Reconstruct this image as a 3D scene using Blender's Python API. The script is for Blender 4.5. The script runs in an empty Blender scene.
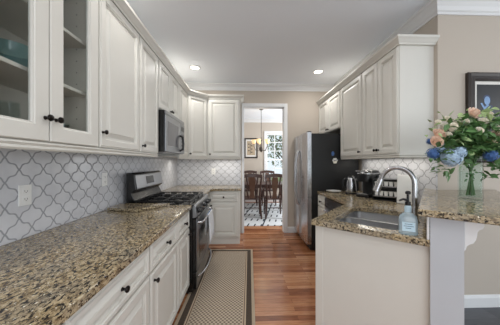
import bpy, bmesh, math, random
from mathutils import Vector, Matrix
random.seed(7)
C = bpy.context.scene.collection
SC = bpy.context.scene
R = math.radians
PI = math.pi

# ------------------------------------------------ camera, world, lights, exposure
cam_d = bpy.data.cameras.new('camera'); cam = bpy.data.objects.new('camera', cam_d); C.objects.link(cam)
cam.location = (0, 0, 1.34); cam.rotation_euler = (R(90), 0, R(-1.8))
cam_d.lens = 15.84; cam_d.sensor_width = 36; cam_d.clip_start = .02
SC.camera = cam
SC.view_settings.view_transform = 'Standard'; SC.view_settings.look = 'None'
SC.view_settings.gamma = 1; SC.view_settings.use_curve_mapping = False
SC.view_settings.exposure = -0.36
W = bpy.data.worlds.new('world'); SC.world = W; W.use_nodes = True
W.node_tree.nodes['Background'].inputs[0].default_value = (.86, .93, 1, 1)
W.node_tree.nodes['Background'].inputs[1].default_value = 1.5

def area(name, loc, rot, sx, sy, power, col=(1, 1, 1), spread=180):
    l = bpy.data.lights.new(name, 'AREA'); l.shape = 'RECTANGLE'; l.size = sx; l.size_y = sy
    l.energy = power; l.color = col; l.spread = R(spread)
    o = bpy.data.objects.new(name, l); C.objects.link(o); o.location = loc; o.rotation_euler = rot
    return o
# area lamps added as unseen daylight: behind the camera, breakfast side, dining side
area('rear_daylight_fill', (.6, -2.9, 1.3), (R(108), 0, 0), 3.6, 2.0, 66, (.95, .98, 1))
area('breakfast_daylight_fill', (4.3, .3, 1.6), (R(108), 0, R(90)), 2.4, 1.8, 36, (.95, .98, 1))
area('dining_daylight_fill', (2.45, 6.0, 1.6), (R(90), 0, R(90)), 2.4, 1.9, 110, (.96, .98, 1))
CZ = 2.82
def down(name, x, y, power, z=CZ - .03, size=.12, col=(1, .97, .93)):
    l = bpy.data.lights.new(name, 'AREA'); l.shape = 'DISK'; l.size = size; l.energy = power; l.color = col
    o = bpy.data.objects.new(name, l); C.objects.link(o); o.location = (x, y, z); return o
DOWN = [(-.75, 3.45), (1.22, 3.54), (-.75, 1.55), (.55, 1.2), (.3, 2.5 - 2.6)]
for i, (x, y) in enumerate(DOWN): down('recessed_lamp_light', x, y, 10 if i < 2 else 9)

# strips under the far and right wall cabinets
for lx, ly, rz, ln, pw in ((-.33, 4.02, 0, .5, 1.6), (-.95, 3.75, 0, .4, 1.8), (1.68, 2.6, 90, 1.1, 2.6)):
    l = area('under_cabinet_strip', (lx, ly, 1.388), (0, 0, R(rz)), ln, .03, pw, (1, .95, .86))

# ------------------------------------------------ materials
def lin(h):
    h = h.lstrip('#'); v = [int(h[i:i+2], 16) / 255 for i in (0, 2, 4)]
    return tuple((c / 12.92 if c <= .04045 else ((c + .055) / 1.055) ** 2.4) for c in v) + (1,)
class NT:
    def __init__(s, name):
        s.m = bpy.data.materials.new(name); s.m.use_nodes = True; s.t = s.m.node_tree
        s.b = s.t.nodes['Principled BSDF']; s.out = s.t.nodes['Material Output']
    def n(s, typ, **kw):
        o = s.t.nodes.new(typ)
        for k, v in kw.items(): setattr(o, k, v)
        return o
    def l(s, a, b): s.t.links.new(a, b)
    def math(s, op, a, b=None, c=None):
        o = s.n('ShaderNodeMath', operation=op)
        for i, v in enumerate((a, b, c)):
            if v is None: continue
            if isinstance(v, (int, float)): o.inputs[i].default_value = v
            else: s.l(v, o.inputs[i])
        return o.outputs[0]
    def obj(s): return s.n('ShaderNodeTexCoord').outputs['Object']
    def xyz(s, v):
        o = s.n('ShaderNodeSeparateXYZ'); s.l(v, o.inputs[0]); return o.outputs
    def mapping(s, v, scale=(1, 1, 1), rot=(0, 0, 0), loc=(0, 0, 0)):
        o = s.n('ShaderNodeMapping'); s.l(v, o.inputs[0]); o.inputs['Scale'].default_value = scale
        o.inputs['Rotation'].default_value = rot; o.inputs['Location'].default_value = loc; return o.outputs[0]
    def noise(s, v, scale, detail=4, rough=.55):
        o = s.n('ShaderNodeTexNoise'); s.l(v, o.inputs['Vector']); o.inputs['Scale'].default_value = scale
        o.inputs['Detail'].default_value = detail; o.inputs['Roughness'].default_value = rough; return o.outputs[0]
    def ramp(s, f, stops, const=False):
        o = s.n('ShaderNodeValToRGB'); s.l(f, o.inputs[0]); e = o.color_ramp.elements
        if const: o.color_ramp.interpolation = 'CONSTANT'
        while len(e) < len(stops): e.new(.5)
        for i, (p, c) in enumerate(stops): e[i].position = p; e[i].color = lin(c) if isinstance(c, str) else c
        return o.outputs[0]
    def mix(s, f, a, b, mode='MIX'):
        o = s.n('ShaderNodeMix', data_type='RGBA', blend_type=mode)
        if isinstance(f, (int, float)): o.inputs[0].default_value = f
        else: s.l(f, o.inputs[0])
        for i, v in ((6, a), (7, b)):
            if isinstance(v, str): o.inputs[i].default_value = lin(v)
            elif isinstance(v, tuple): o.inputs[i].default_value = v
            else: s.l(v, o.inputs[i])
        return o.outputs[2]
    def bump(s, h, strength=.2, dist=.002):
        o = s.n('ShaderNodeBump'); s.l(h, o.inputs['Height']); o.inputs['Strength'].default_value = strength
        o.inputs['Distance'].default_value = dist; s.l(o.outputs[0], s.b.inputs['Normal'])
    def base(s, c): s.l(c, s.b.inputs['Base Color'])
def pm(name, col, rough=.5, metal=0, var=.04, scale=8, coat=0, emit=0):
    n = NT(name); c = lin(col)
    v = n.noise(n.obj(), scale, 3)
    a = tuple(x * (1 - var) for x in c[:3]) + (1,); b = tuple(min(1, x * (1 + var)) for x in c[:3]) + (1,)
    n.base(n.mix(v, a, b)); n.b.inputs['Roughness'].default_value = rough; n.b.inputs['Metallic'].default_value = metal
    n.b.inputs['Coat Weight'].default_value = coat
    if emit: n.b.inputs['Emission Color'].default_value = c; n.b.inputs['Emission Strength'].default_value = emit
    return n.m
MT = {}
MT['cabinet'] = pm('cabinet_paint', '#d6d4cd', .36, var=.02)
MT['cabinet_in'] = pm('cabinet_interior', '#cdc7bd', .55, var=.02)
MT['trim'] = pm('white_trim', '#e2e3e4', .4, var=.01)
MT['wall'] = pm('beige_wall_paint', '#beb4a8', .85, var=.025, scale=3)
MT['ceil'] = pm('ceiling_paint', '#eff4fb', .9, var=.015, scale=2)
MT['pony'] = pm('white_wall_paint', '#c0c4ca', .7, var=.015)
MT['knob'] = pm('oil_rubbed_bronze', '#1c1715', .3, .7)
MT['black'] = pm('gloss_black', '#0b0b0c', .22, 0)
MT['blackmatte'] = pm('matte_black', '#131314', .5)
MT['iron'] = pm('cast_iron', '#18181a', .45, .3)
MT['fridgeside'] = pm('textured_black_metal', '#0d0e10', .42)
MT['chrome'] = pm('brushed_chrome', '#b4b5b8', .26, 1)
MT['white'] = pm('white_plastic', '#e8e8e6', .35)
MT['plate'] = pm('white_ceramic', '#f0efec', .2, coat=.4)
MT['mwin'] = pm('smoked_window', '#6d6e72', .12)
MT['frame'] = pm('dark_frame_wood', '#2a211d', .35, var=.2, scale=30)
MT['mat'] = pm('picture_mat', '#e3e0da', .8)
MT['soapblack'] = pm('black_plastic', '#101113', .3)
MT['shade'] = pm('lamp_glass', '#f3d3a0', .4, emit=1.1)
MT['bulb'] = pm('lamp_diffuser', '#fff6e8', .4, emit=7)
MT['bronze'] = pm('chandelier_metal', '#5a5550', .35, .8)
MT['display'] = pm('dark_display', '#101518', .1)
MT['green'] = None

def steel(name, col='#bcbdc0', rough=.26, axis='z'):
    n = NT(name); v = n.mapping(n.obj(), (3, 3, 120) if axis == 'h' else (90, 90, 2))
    f = n.noise(v, 4, 3); n.base(n.ramp(f, [(.25, col), (.75, '#%02x%02x%02x' % tuple(min(255, int(int(col[i:i+2], 16) * 1.12)) for i in (1, 3, 5)))]))
    n.b.inputs['Metallic'].default_value = 1
    n.l(n.math('MULTIPLY_ADD', f, .12, rough - .06), n.b.inputs['Roughness']); return n.m
MT['steel'] = steel('stainless_steel'); MT['steelh'] = steel('stainless_steel_horizontal', '#858689', .3, 'h'); MT['sink'] = steel('sink_steel', '#b5b7ba', .34, 'h')

def granite(name, seed=0):
    n = NT(name); v = n.mapping(n.obj(), (1, 1, 1), loc=(seed, seed, 0))
    vs = n.mapping(v, (1, .55, 1), rot=(0, 0, R(35)))
    big = n.noise(vs, 9, 4); med = n.noise(vs, 62, 5, .72); fin = n.noise(v, 150, 3, .6)
    c = n.ramp(med, [(.30, '#493d31'), (.41, '#7f6d52'), (.50, '#a89573'), (.60, '#c4b494'), (.75, '#a98d64')])
    c = n.mix(n.math('MULTIPLY', n.ramp(big, [(.42, (0, 0, 0, 1)), (.62, (1, 1, 1, 1))]), .45), c, '#8f8b82')
    blk = n.ramp(n.noise(vs, 82, 4, .68), [(.525, (0, 0, 0, 1)), (.56, (1, 1, 1, 1))])
    c = n.mix(blk, c, '#262321')
    sp = n.ramp(fin, [(.60, (0, 0, 0, 1)), (.66, (1, 1, 1, 1))]); c = n.mix(n.math('MULTIPLY', sp, .8), c, '#3a332c')
    sw = n.ramp(n.noise(v, 120, 2), [(.66, (0, 0, 0, 1)), (.70, (1, 1, 1, 1))]); c = n.mix(sw, c, '#e6dfcc')
    n.base(c); n.b.inputs['Roughness'].default_value = .13; return n.m
MT['granite'] = granite('speckled_granite'); MT['granite2'] = granite('speckled_granite_board', 3.3)

def arabesque():
    n = NT('arabesque_tile'); x, y, z = n.xyz(n.obj()); 
    u = n.math('DIVIDE', n.math('ADD', n.math('ADD', x, y), .055), .147); v = n.math('DIVIDE', n.math('ADD', z, -.0175), .135)
    p = n.math('ADD', u, v); q = n.math('SUBTRACT', u, v)
    A = .056
    def wob(k, base): return n.math('MULTIPLY_ADD', n.math('SINE', n.math('MULTIPLY', k, 4 * PI)), -.026, n.math('MULTIPLY_ADD', n.math('SINE', n.math('MULTIPLY', k, 2 * PI)), A, base))
    p2 = wob(q, p); q2 = wob(p, q)
    d = n.math('MINIMUM', n.math('PINGPONG', p2, .5), n.math('PINGPONG', q2, .5))
    g = n.ramp(d, [(.032, (0, 0, 0, 1)), (.056, (1, 1, 1, 1))])
    w = n.noise(n.obj(), 7, 3)
    tile = n.ramp(w, [(.3, '#c9cacf'), (.7, '#d6d7db')])
    n.base(n.mix(g, '#97999e', tile))
    h = n.ramp(d, [(.02, (0, 0, 0, 1)), (.10, (1, 1, 1, 1))]); n.bump(h, .22, .003)
    n.l(n.math('MULTIPLY_ADD', g, -.45, .65), n.b.inputs['Roughness']); return n.m
MT['tile'] = arabesque()

def planks(name, cols, w=.083, L=1.1, rough=.24, gap='#2a120a', along='x'):
    n = NT(name); v = n.obj()
    if along == 'y': v = n.mapping(v, rot=(0, 0, R(90)))
    br = n.n('ShaderNodeTexBrick'); n.l(v, br.inputs['Vector']); br.inputs['Scale'].default_value = 1
    br.inputs['Brick Width'].default_value = L; br.inputs['Row Height'].default_value = w; br.inputs['Mortar Size'].default_value = .0012
    br.inputs['Color1'].default_value = (0, 0, 0, 1); br.inputs['Color2'].default_value = (1, 1, 1, 1); br.inputs['Mortar'].default_value = (.5, .5, .5, 1)
    br.offset = .37; br.inputs['Bias'].default_value = 0
    gr = n.noise(n.mapping(v, (2.2, 26, 1)), 3, 6, .65)
    f = n.math('ADD', n.math('MULTIPLY', br.outputs['Color'], .38), n.math('MULTIPLY_ADD', gr, .62, 0))
    c = n.ramp(f, [(.2, cols[0]), (.4, cols[1]), (.58, cols[2]), (.8, cols[3])])
    n.base(n.mix(n.math('MULTIPLY', br.outputs['Fac'], .8), c, gap))
    n.l(n.math('MULTIPLY_ADD', gr, .15, rough - .05), n.b.inputs['Roughness']); n.bump(gr, .05, .001); return n.m
MT['floor'] = planks('cherry_floor_boards', ['#613725', '#915a3b', '#b57c57', '#d3a47e'], w=.058, L=.75, rough=.17)
MT['floor2'] = planks('grey_floor_boards', ['#45474b', '#55575b', '#626469', '#707278'], w=.14, rough=.45, gap='#222326')
MT['wood'] = pm('dark_chair_wood', '#46302a', .3, var=.25, scale=14)
MT['woodlight'] = pm('brown_splat_wood', '#5c4234', .3, var=.25, scale=14)

def runner():
    n = NT('runner_weave'); x, y, z = n.xyz(n.obj())  # local: centred, half sizes .335 x .98
    ax = n.math('ABSOLUTE', x); ay = n.math('ABSOLUTE', y)
    d = n.math('MINIMUM', n.math('SUBTRACT', .335, ax), n.math('SUBTRACT', RL, ay))
    k = 34
    p = n.math('MULTIPLY', x, k * 1.7); q = n.math('MULTIPLY', y, k * 1.5)
    ch = n.math('MULTIPLY', n.math('SINE', n.math('MULTIPLY', p, PI)), n.math('SINE', n.math('MULTIPLY', q, PI)))
    chk = n.ramp(n.math('MULTIPLY_ADD', ch, .5, .5), [(.44, '#75665a'), (.56, '#c6b8a4')])
    fz = n.noise(n.obj(), 220, 2)
    b = n.ramp(n.math('DIVIDE', d, .335), [(0, '#b3a28c'), (.085, '#33261f'), (.235, '#c2ae96'), (.275, '#4a3a30'), (.30, '#c2ae96')], const=True)
    inn = n.math('GREATER_THAN', d, .108)
    c = n.mix(inn, b, chk); c = n.mix(.10, c, n.ramp(fz, [(.3, '#55483d'), (.7, '#d9c9ad')])); n.base(c)
    n.b.inputs['Roughness'].default_value = .95; n.bump(fz, .5, .002); return n.m
RL = .95
MT['runner'] = runner()
def dining_rug():
    n = NT('dash_rug_weave'); v = n.mapping(n.obj(), rot=(0, 0, R(12))); x, y, z = n.xyz(v)
    gx = n.math('LESS_THAN', n.math('PINGPONG', x, .28), .016); gy = n.math('LESS_THAN', n.math('PINGPONG', y, .44), .018)
    dx = n.math('LESS_THAN', n.math('PINGPONG', n.math('ADD', x, .03), .07), .016)
    dy = n.math('LESS_THAN', n.math('PINGPONG', n.math('ADD', y, .22), .22), .10)
    f = n.math('MAXIMUM', n.math('MAXIMUM', gx, gy), n.math('MULTIPLY', dx, dy))
    n.base(n.mix(f, '#dfe3e6', '#3a434c')); n.b.inputs['Roughness'].default_value = .95; return n.m
MT['drug'] = dining_rug()
def glass(name, tint=(1, 1, 1, 1), fac=.9, body=0, bcol='#ffffff'):
    n = NT(name); tr = n.n('ShaderNodeBsdfTransparent'); tr.inputs[0].default_value = tint
    gl = n.n('ShaderNodeBsdfGlossy'); gl.inputs['Roughness'].default_value = .03
    fr = n.n('ShaderNodeFresnel'); fr.inputs[0].default_value = 1.45
    ge = n.n('ShaderNodeNewGeometry')
    mx = n.n('ShaderNodeMixShader'); n.l(n.math('MULTIPLY', n.math('MULTIPLY', fr.outputs[0], fac), n.math('SUBTRACT', 1, ge.outputs['Backfacing'])), mx.inputs[0])
    base = tr.outputs[0]
    if body:
        df = n.n('ShaderNodeBsdfDiffuse'); df.inputs[0].default_value = lin(bcol); m2 = n.n('ShaderNodeMixShader'); m2.inputs[0].default_value = body
        n.l(tr.outputs[0], m2.inputs[1]); n.l(df.outputs[0], m2.inputs[2]); base = m2.outputs[0]
    n.l(base, mx.inputs[1]); n.l(gl.outputs[0], mx.inputs[2]); n.l(mx.outputs[0], n.out.inputs[0]); return n.m
MT['pane'] = glass('clear_pane', (.93, .95, .95, 1), 1.0); MT['vase'] = glass('vase_glass', (.93, .975, .965, 1), .9)
MT['teal'] = glass('teal_glass', (.70, .88, .90, 1), 1.8, .15, '#6fa3a8'); MT['water'] = glass('water', (.96, .99, .98, 1), .25)
MT['soap'] = glass('blue_soap', (.90, .96, .99, 1), 1.5, .35, '#cfe4f0')
def towel():
    n = NT('towel_cloth'); x, y, z = n.xyz(n.obj()); s = n.math('LESS_THAN', n.math('PINGPONG', y, .05), .007)
    n.base(n.mix(s, '#dfe2e6', '#5b6f8a')); n.b.inputs['Roughness'].default_value = 1.5
    n.bump(n.noise(n.obj(), 250, 2), .4, .001); return n.m
MT['towel'] = towel()
MT['leaf'] = pm('leaf_green', '#567a48', .4, var=.7, scale=18); MT['leaf2'] = pm('pale_leaf_green', '#9cb37c', .5, var=.35, scale=18)
MT['stem'] = pm('stem_green', '#4d6b3a', .5)
MT['peach'] = pm('peach_petals', '#fbd9c6', .6, var=.15, scale=25); MT['cream'] = pm('cream_petals', '#f8f0e2', .6, var=.1, scale=25)
MT['hyd'] = pm('pale_blue_petals', '#aec6e6', .6, var=.45, scale=90); MT['navy'] = pm('deep_blue_petals', '#44689f', .6, var=.25, scale=30)
MT['tleaf'] = pm('pale_tree_leaves', '#8d9c76', .6, var=.4, scale=6)
MT['bark'] = pm('tree_bark', '#6a6258', .9, var=.2); MT['grass'] = pm('lawn', '#7d8c5c', .95, var=.3)

# ------------------------------------------------ mesh helpers
class MB:
    def __init__(s): s.v = []; s.f = []; s.T = Matrix()
    def add(s, vs, fs):
        o = len(s.v); s.v += [tuple(s.T @ Vector(v)) for v in vs]; s.f += [tuple(o + i for i in f) for f in fs]; return s
    def box(s, x0, x1, y0, y1, z0, z1):
        v = [(x, y, z) for z in (z0, z1) for y in (y0, y1) for x in (x0, x1)]
        return s.add(v, [(0, 2, 3, 1), (4, 5, 7, 6), (0, 1, 5, 4), (2, 6, 7, 3), (0, 4, 6, 2), (1, 3, 7, 5)])
    def prism(s, poly, z0, z1):
        n = len(poly); v = [(x, y, z0) for x, y in poly] + [(x, y, z1) for x, y in poly]
        return s.add(v, [tuple(range(n))[::-1], tuple(range(n, 2 * n))] + [(i, (i + 1) % n, n + (i + 1) % n, n + i) for i in range(n)])
    def extr(s, poly, axis, a, b):   # poly in the two other axes
        n = len(poly)
        def p(u, w, t): return {'x': (t, u, w), 'y': (u, t, w), 'z': (u, w, t)}[axis]
        v = [p(u, w, a) for u, w in poly] + [p(u, w, b) for u, w in poly]
        return s.add(v, [tuple(range(n))[::-1], tuple(range(n, 2 * n))] + [(i, (i + 1) % n, n + (i + 1) % n, n + i) for i in range(n)])
    def holes(s, outer, hs, z0, z1):
        bm = bmesh.new(); loops = [outer] + hs; es = []
        for lp in loops:
            vs = [bm.verts.new((x, y, z1)) for x, y in lp]
            for i in range(len(vs)): es.append(bm.edges.new((vs[i], vs[(i + 1) % len(vs)])))
        bmesh.ops.triangle_fill(bm, use_beauty=True, edges=es)
        bm.verts.index_update(); bm.verts.ensure_lookup_table()
        v = [tuple(x.co) for x in bm.verts]; n = len(v); fs = [tuple(q.index for q in f.verts) for f in bm.faces]
        vv = v + [(x, y, z0) for x, y, z in v]; ff = fs + [tuple(n + i for i in f)[::-1] for f in fs]
        o = 0
        for lp in loops:
            m = len(lp); ff += [(o + i, o + (i + 1) % m, n + o + (i + 1) % m, n + o + i) for i in range(m)]; o += m
        bm.free(); return s.add(vv, ff)
    def loft(s, loops, cap0=True, cap1=True, closed=True):
        n = len(loops[0]); v = [p for l in loops for p in l]; f = []
        for k in range(len(loops) - 1):
            for i in range(n if closed else n - 1):
                j = (i + 1) % n; f.append((k * n + i, k * n + j, (k + 1) * n + j, (k + 1) * n + i))
        if cap0: f.append(tuple(range(n))[::-1])
        if cap1: f.append(tuple((len(loops) - 1) * n + i for i in range(n)))
        return s.add(v, f)
    def lathe(s, prof, c=(0, 0, 0), seg=20, cap=True, axis='z', sx=1, sy=1):
        L = []
        for r, h in prof:
            l = []
            for i in range(seg):
                a = 2 * PI * i / seg; x, y = r * math.cos(a) * sx, r * math.sin(a) * sy
                l.append({'z': (c[0] + x, c[1] + y, c[2] + h), 'y': (c[0] + x, c[1] + h, c[2] + y), 'x': (c[0] + h, c[1] + x, c[2] + y)}[axis])
            L.append(l)
        return s.loft(L, cap, cap)
    def tube(s, pts, r, seg=10):
        pts = [Vector(p) for p in pts]; L = []; up = Vector((0, 0, 1))
        prev = None
        for i, p in enumerate(pts):
            d = (pts[min(i + 1, len(pts) - 1)] - pts[max(i - 1, 0)]).normalized()
            if prev is None:
                a = d.cross(up if abs(d.z) < .9 else Vector((1, 0, 0))).normalized()
            else: a = (prev - d * prev.dot(d)).normalized()
            prev = a; b = d.cross(a); rr = r[i] if isinstance(r, (list, tuple)) else r
            L.append([tuple(p + a * rr * math.cos(2 * PI * k / seg) + b * rr * math.sin(2 * PI * k / seg)) for k in range(seg)])
        return s.loft(L)
    def sphere(s, c, r, seg=12, rings=8, sz=1):
        prof = [(max(.0005, r * math.sin(PI * k / rings)), -r * sz * math.cos(PI * k / rings)) for k in range(rings + 1)]
        return s.lathe(prof, c, seg)
    def sweep(s, path, prof, closed=False):
        """prof (out, z); out is to the right of the travel direction, mitred"""
        P = [Vector(p) for p in path]; L = []
        for i, p in enumerate(P):
            ds = []
            if i > 0: ds.append((P[i] - P[i - 1]).normalized())
            if i < len(P) - 1: ds.append((P[i + 1] - P[i]).normalized())
            ns = [Vector((d.y, -d.x)) for d in ds]
            n = sum(ns, Vector((0, 0))).normalized(); k = 1 / max(.2, n.dot(ns[0]))
            L.append([(p.x + n.x * k * o, p.y + n.y * k * o, z) for o, z in prof])
        return s.loft(L)
    def build(s, name, mat, parent=None, smooth=False, bevel=0, seg=2, loc=None):
        me = bpy.data.meshes.new(name); me.from_pydata(s.v, [], s.f); me.update()
        bm = bmesh.new(); bm.from_mesh(me); bmesh.ops.recalc_face_normals(bm, faces=bm.faces); bm.to_mesh(me); bm.free()
        o = bpy.data.objects.new(name, me); C.objects.link(o); me.materials.append(MT[mat] if isinstance(mat, str) else mat)
        if smooth:
            for p in me.polygons: p.use_smooth = True
            me.set_sharp_from_angle(angle=R(40))
        if bevel:
            b = o.modifiers.new('bevel', 'BEVEL'); b.width = bevel; b.segments = seg; b.limit_method = 'ANGLE'; b.angle_limit = R(40)
        if parent: o.parent = parent
        if loc: o.location = loc
        return o
def thing(name, label, cat, loc=(0, 0, 0), rz=0, group=None):
    o = bpy.data.objects.new(name, None); C.objects.link(o); o.empty_display_size = .05
    o.location = loc; o.rotation_euler = (0, 0, rz); return tag(o, label, cat, group)
def tag(o, label, cat, group=None):
    o['label'] = label; o['category'] = cat
    if group: o['group'] = group
    return o
def struct(o): o['kind'] = 'structure'; return o
def dup(root, loc, rz=0, label=None):
    r = root.copy(); C.objects.link(r); r.location = loc; r.rotation_euler = (0, 0, rz)
    if label: r['label'] = label
    for ch in list(root.children):
        c = ch.copy(); C.objects.link(c); c.parent = r
        for g in list(ch.children):
            d = g.copy(); C.objects.link(d); d.parent = c
    return r
def rrect(cx, cy, w, h, r, n=5, z=None, rot=0):
    out = []
    for k, (sx, sy) in enumerate(((1, 1), (-1, 1), (-1, -1), (1, -1))):
        for i in range(n + 1):
            a = R(90) * (k + i / n); x = sx * (w / 2 - r) + r * math.cos(a); y = sy * (h / 2 - r) + r * math.sin(a)
            x, y = x * math.cos(rot) - y * math.sin(rot) + cx, x * math.sin(rot) + y * math.cos(rot) + cy
            out.append((x, y) if z is None else (x, y, z))
    return out

# ------------------------------------------------ room shell
XL, XR, YB, YC = -1.245, 1.80, 4.19, 1.98
struct(MB().box(XL - .12, XL, -3, YB + .12, 0, CZ).build('wall_left', 'wall'))
DX0, DX1, DH = .008, .783, 2.40
struct(MB().box(XL, DX0, YB, YB + .12, 0, CZ).box(DX1, XR + .12, YB, YB + .12, 0, CZ).box(DX0, DX1, YB, YB + .12, DH, CZ).build('wall_back', 'wall'))
struct(MB().box(XR, XR + .12, YC, YB, 0, CZ).build('wall_right', 'wall'))
struct(MB().box(XR + .12, 4.5, YC, YC + .12, 0, CZ).build('wall_breakfast', 'wall'))
struct(MB().box(4.5, 4.62, -3, YC + .12, 0, .75).box(4.5, 4.62, -3, YC + .12, 2.5, CZ).box(4.5, 4.62, 1.5, YC + .12, .75, 2.5).build('wall_breakfast_side', 'wall'))
struct(MB().box(XL - .12, 4.62, -3.1, 7.7, CZ, CZ + .1).build('ceiling', 'ceil'))
P0 = Vector((.507, 1.627)); AE = R(-41.5); e = Vector((math.cos(AE), math.sin(AE))); s = Vector((-math.sin(AE), math.cos(AE)))
def PS(a, b): p = P0 + e * a + s * b; return (p.x, p.y)
c0 = PS(.74, 0)
tw = (YC - c0[1]) / s.y; c1 = (c0[0] + s.x * tw, YC)
struct(MB().prism([(XL, -3), (c0[0], -3), c0, c1, (XR + .05, YC + .06), (XR, YB), (DX1, YB), (DX1, YB + .12), (2.5, YB + .12), (2.5, 7.6), (-1.6, 7.6), (-1.6, YB + .12), (DX0, YB + .12), (DX0, YB), (XL, YB)], -.06, 0).build('floor', 'floor'))
struct(MB().prism([(c0[0], -3), (4.5, -3), (4.5, YC), c1, c0], -.06, 0).build('floor_breakfast', 'floor2'))
# dining room walls
struct(MB().box(-1.72, -1.6, YB + .12, 7.7, 0, CZ).build('wall_dining_left', 'wall'))
WX0, WX1, WZ0, WZ1 = .80, 1.95, .55, 2.33
struct(MB().box(-1.6, WX0, 7.5, 7.62, 0, CZ).box(WX1, 2.62, 7.5, 7.62, 0, CZ).box(WX0, WX1, 7.5, 7.62, 0, WZ0).box(WX0, WX1, 7.5, 7.62, WZ1, CZ).build('wall_dining_back', 'wall'))
struct(MB().box(2.5, 2.62, YB + .12, 4.7, 0, CZ).box(2.5, 2.62, 7.3, 7.5, 0, CZ).box(2.5, 2.62, 4.7, 7.3, 0, .6).box(2.5, 2.62, 4.7, 7.3, 2.5, CZ).build('wall_dining_right', 'wall'))
# crown
cp = [(0, CZ), (.0, CZ - .115), (.012, CZ - .115), (.016, CZ - .098), (.03, CZ - .088), (.045, CZ - .06), (.075, CZ - .03), (.09, CZ - .022), (.095, CZ)]
struct(MB().sweep([(XL, -3), (XL, YB), (XR, YB), (XR, YC), (4.5, YC)], cp).build('trim_1', 'trim'))
struct(MB().sweep([(-1.6, YB + .12), (-1.6, 7.5), (2.5, 7.5), (2.5, YB + .12)], cp).build('trim_2', 'trim'))
bp = [(0, 0), (.016, 0), (.016, .085), (.008, .105), (0, .11)]
struct(MB().sweep([(c1[0] + .14, YC), (4.5, YC)], bp).build('baseboard_breakfast', 'trim'))
struct(MB().sweep([(DX1 + .07, YB), (1.02, YB)], bp).build('baseboard_back', 'trim'))
struct(MB().sweep([(-1.6, YB + .12), (-1.6, 7.5), (2.5, 7.5)], bp).build('baseboard_dining', 'trim'))
# doorway casing and jamb
CW = .065
m = MB()
for y0, y1 in ((YB - .02, YB), (YB + .12, YB + .14)):
    m.box(DX0 - CW + .03, DX0 + .0, y0, y1, 0, DH + CW).box(DX1, DX1 + CW, y0, y1, 0, DH + CW).box(DX0, DX1, y0, y1, DH, DH + CW)
m.box(DX0, DX0 + .012, YB, YB + .12, 0, DH).box(DX1 - .012, DX1, YB, YB + .12, 0, DH).box(DX0 + .012, DX1 - .012, YB, YB + .12, DH - .012, DH)
struct(m.build('trim_3', 'trim', bevel=.004))
# dining window
wn = struct(bpy.data.objects.new('window_1', None)); C.objects.link(wn)
m = MB().box(WX0 - .08, WX0, 7.475, 7.5, WZ0 - .08, WZ1 + .08).box(WX1, WX1 + .08, 7.475, 7.5, WZ0 - .08, WZ1 + .08).box(WX0, WX1, 7.475, 7.5, WZ1, WZ1 + .08).box(WX0, WX1, 7.46, 7.5, WZ0 - .08, WZ0)
m.build('window_casing', 'trim', wn, bevel=.003)
m = MB(); zm = (WZ0 + WZ1) / 2
for a, b in ((WX0, WX0 + .04), (WX1 - .04, WX1)): m.box(a, b, 7.53, 7.57, WZ0, WZ1)
for a, b in ((WZ0, WZ0 + .05), (zm - .025, zm + .025), (WZ1 - .05, WZ1)): m.box(WX0 + .04, WX1 - .04, 7.53, 7.57, a, b)
m.build('window_sash', 'trim', wn)
m = MB()
for i in range(1, 4): x = WX0 + (WX1 - WX0) * i / 4; m.box(x - .014, x + .014, 7.54, 7.56, WZ0 + .05, WZ1 - .05)
for z0, z1 in ((WZ0, zm), (zm, WZ1)):
    for i in (1, 2): z = z0 + (z1 - z0) * i / 3; m.box(WX0 + .04, WX1 - .04, 7.541, 7.559, z - .014, z + .014)
m.build('window_muntins', 'trim', wn)
MB().box(WX0 + .04, WX1 - .04, 7.548, 7.552, WZ0 + .05, WZ1 - .05).build('window_pane', 'pane', wn)
struct(MB().box(-8, 12, 7.75, 30, -.4, -.3).build('ground_outside', 'grass'))

# backsplashes
def splash(mb, nm): return tag(mb.build(nm, 'tile'), *SPL.pop(0))
SPL = [('long pale grey arabesque tile backsplash on left wall behind range and counter', 'backsplash'),
       ('pale grey arabesque tile backsplash on far wall beside doorway', 'backsplash'),
       ('pale grey arabesque tile backsplash on right wall behind coffee maker and faucet', 'backsplash')]
splash(MB().box(XL, XL + .008, -.3, YB - .008, .914, 1.45), 'tile_backsplash')
splash(MB().box(XL + .008, -.04, YB - .008, YB, .914, 1.45), 'tile_backsplash')
splash(MB().box(XR - .008, XR, YC + .002, 3.27, .914, 1.40), 'tile_backsplash')

# ------------------------------------------------ cabinets
def panel(w, h, t=.02, glassy=False, st=.058):
    """raised panel front in local x 0..w, z 0..h, front towards -y"""
    st = min(st, h * .24)
    if glassy: rings = [(0, 0), (0, t - .004), (.004, t), (st - .012, t), (st - .008, t - .004), (st - .003, t - .004), (st, t - .010), (st, 0)]
    else:
        rb = min(.03, h * .16)
        rings = [(0, 0), (0, t - .006), (.003, t - .004), (.009, t - .004), (.012, t), (st - .014, t), (st - .010, t - .005), (st - .003, t - .005), (st, t - .0155), (st + .007, t - .0155), (st + .008 + rb * .85, t - .003), (st + .008 + rb * .9, t)]
    L = [[(i, -y, i), (w - i, -y, i), (w - i, -y, h - i), (i, -y, h - i)] for i, y in rings]
    m = MB()
    m.loft(L, not glassy, not glassy)
    if glassy:
        n = len(L); a = len(m.v) - 4
        m.f += [(0, 1, a + 1, a), (1, 2, a + 2, a + 1), (2, 3, a + 3, a + 2), (3, 0, a, a + 3)]
    return m
def knob(parent, x, z, y=-.02):
    MB().lathe([(.009, 0), (.007, -.006), (.0055, -.014), (.012, -.018), (.0155, -.024), (.013, -.030), (.004, -.033)], (x, y, z), 14, axis='y').build('knob', 'knob', parent, smooth=True)
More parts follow.
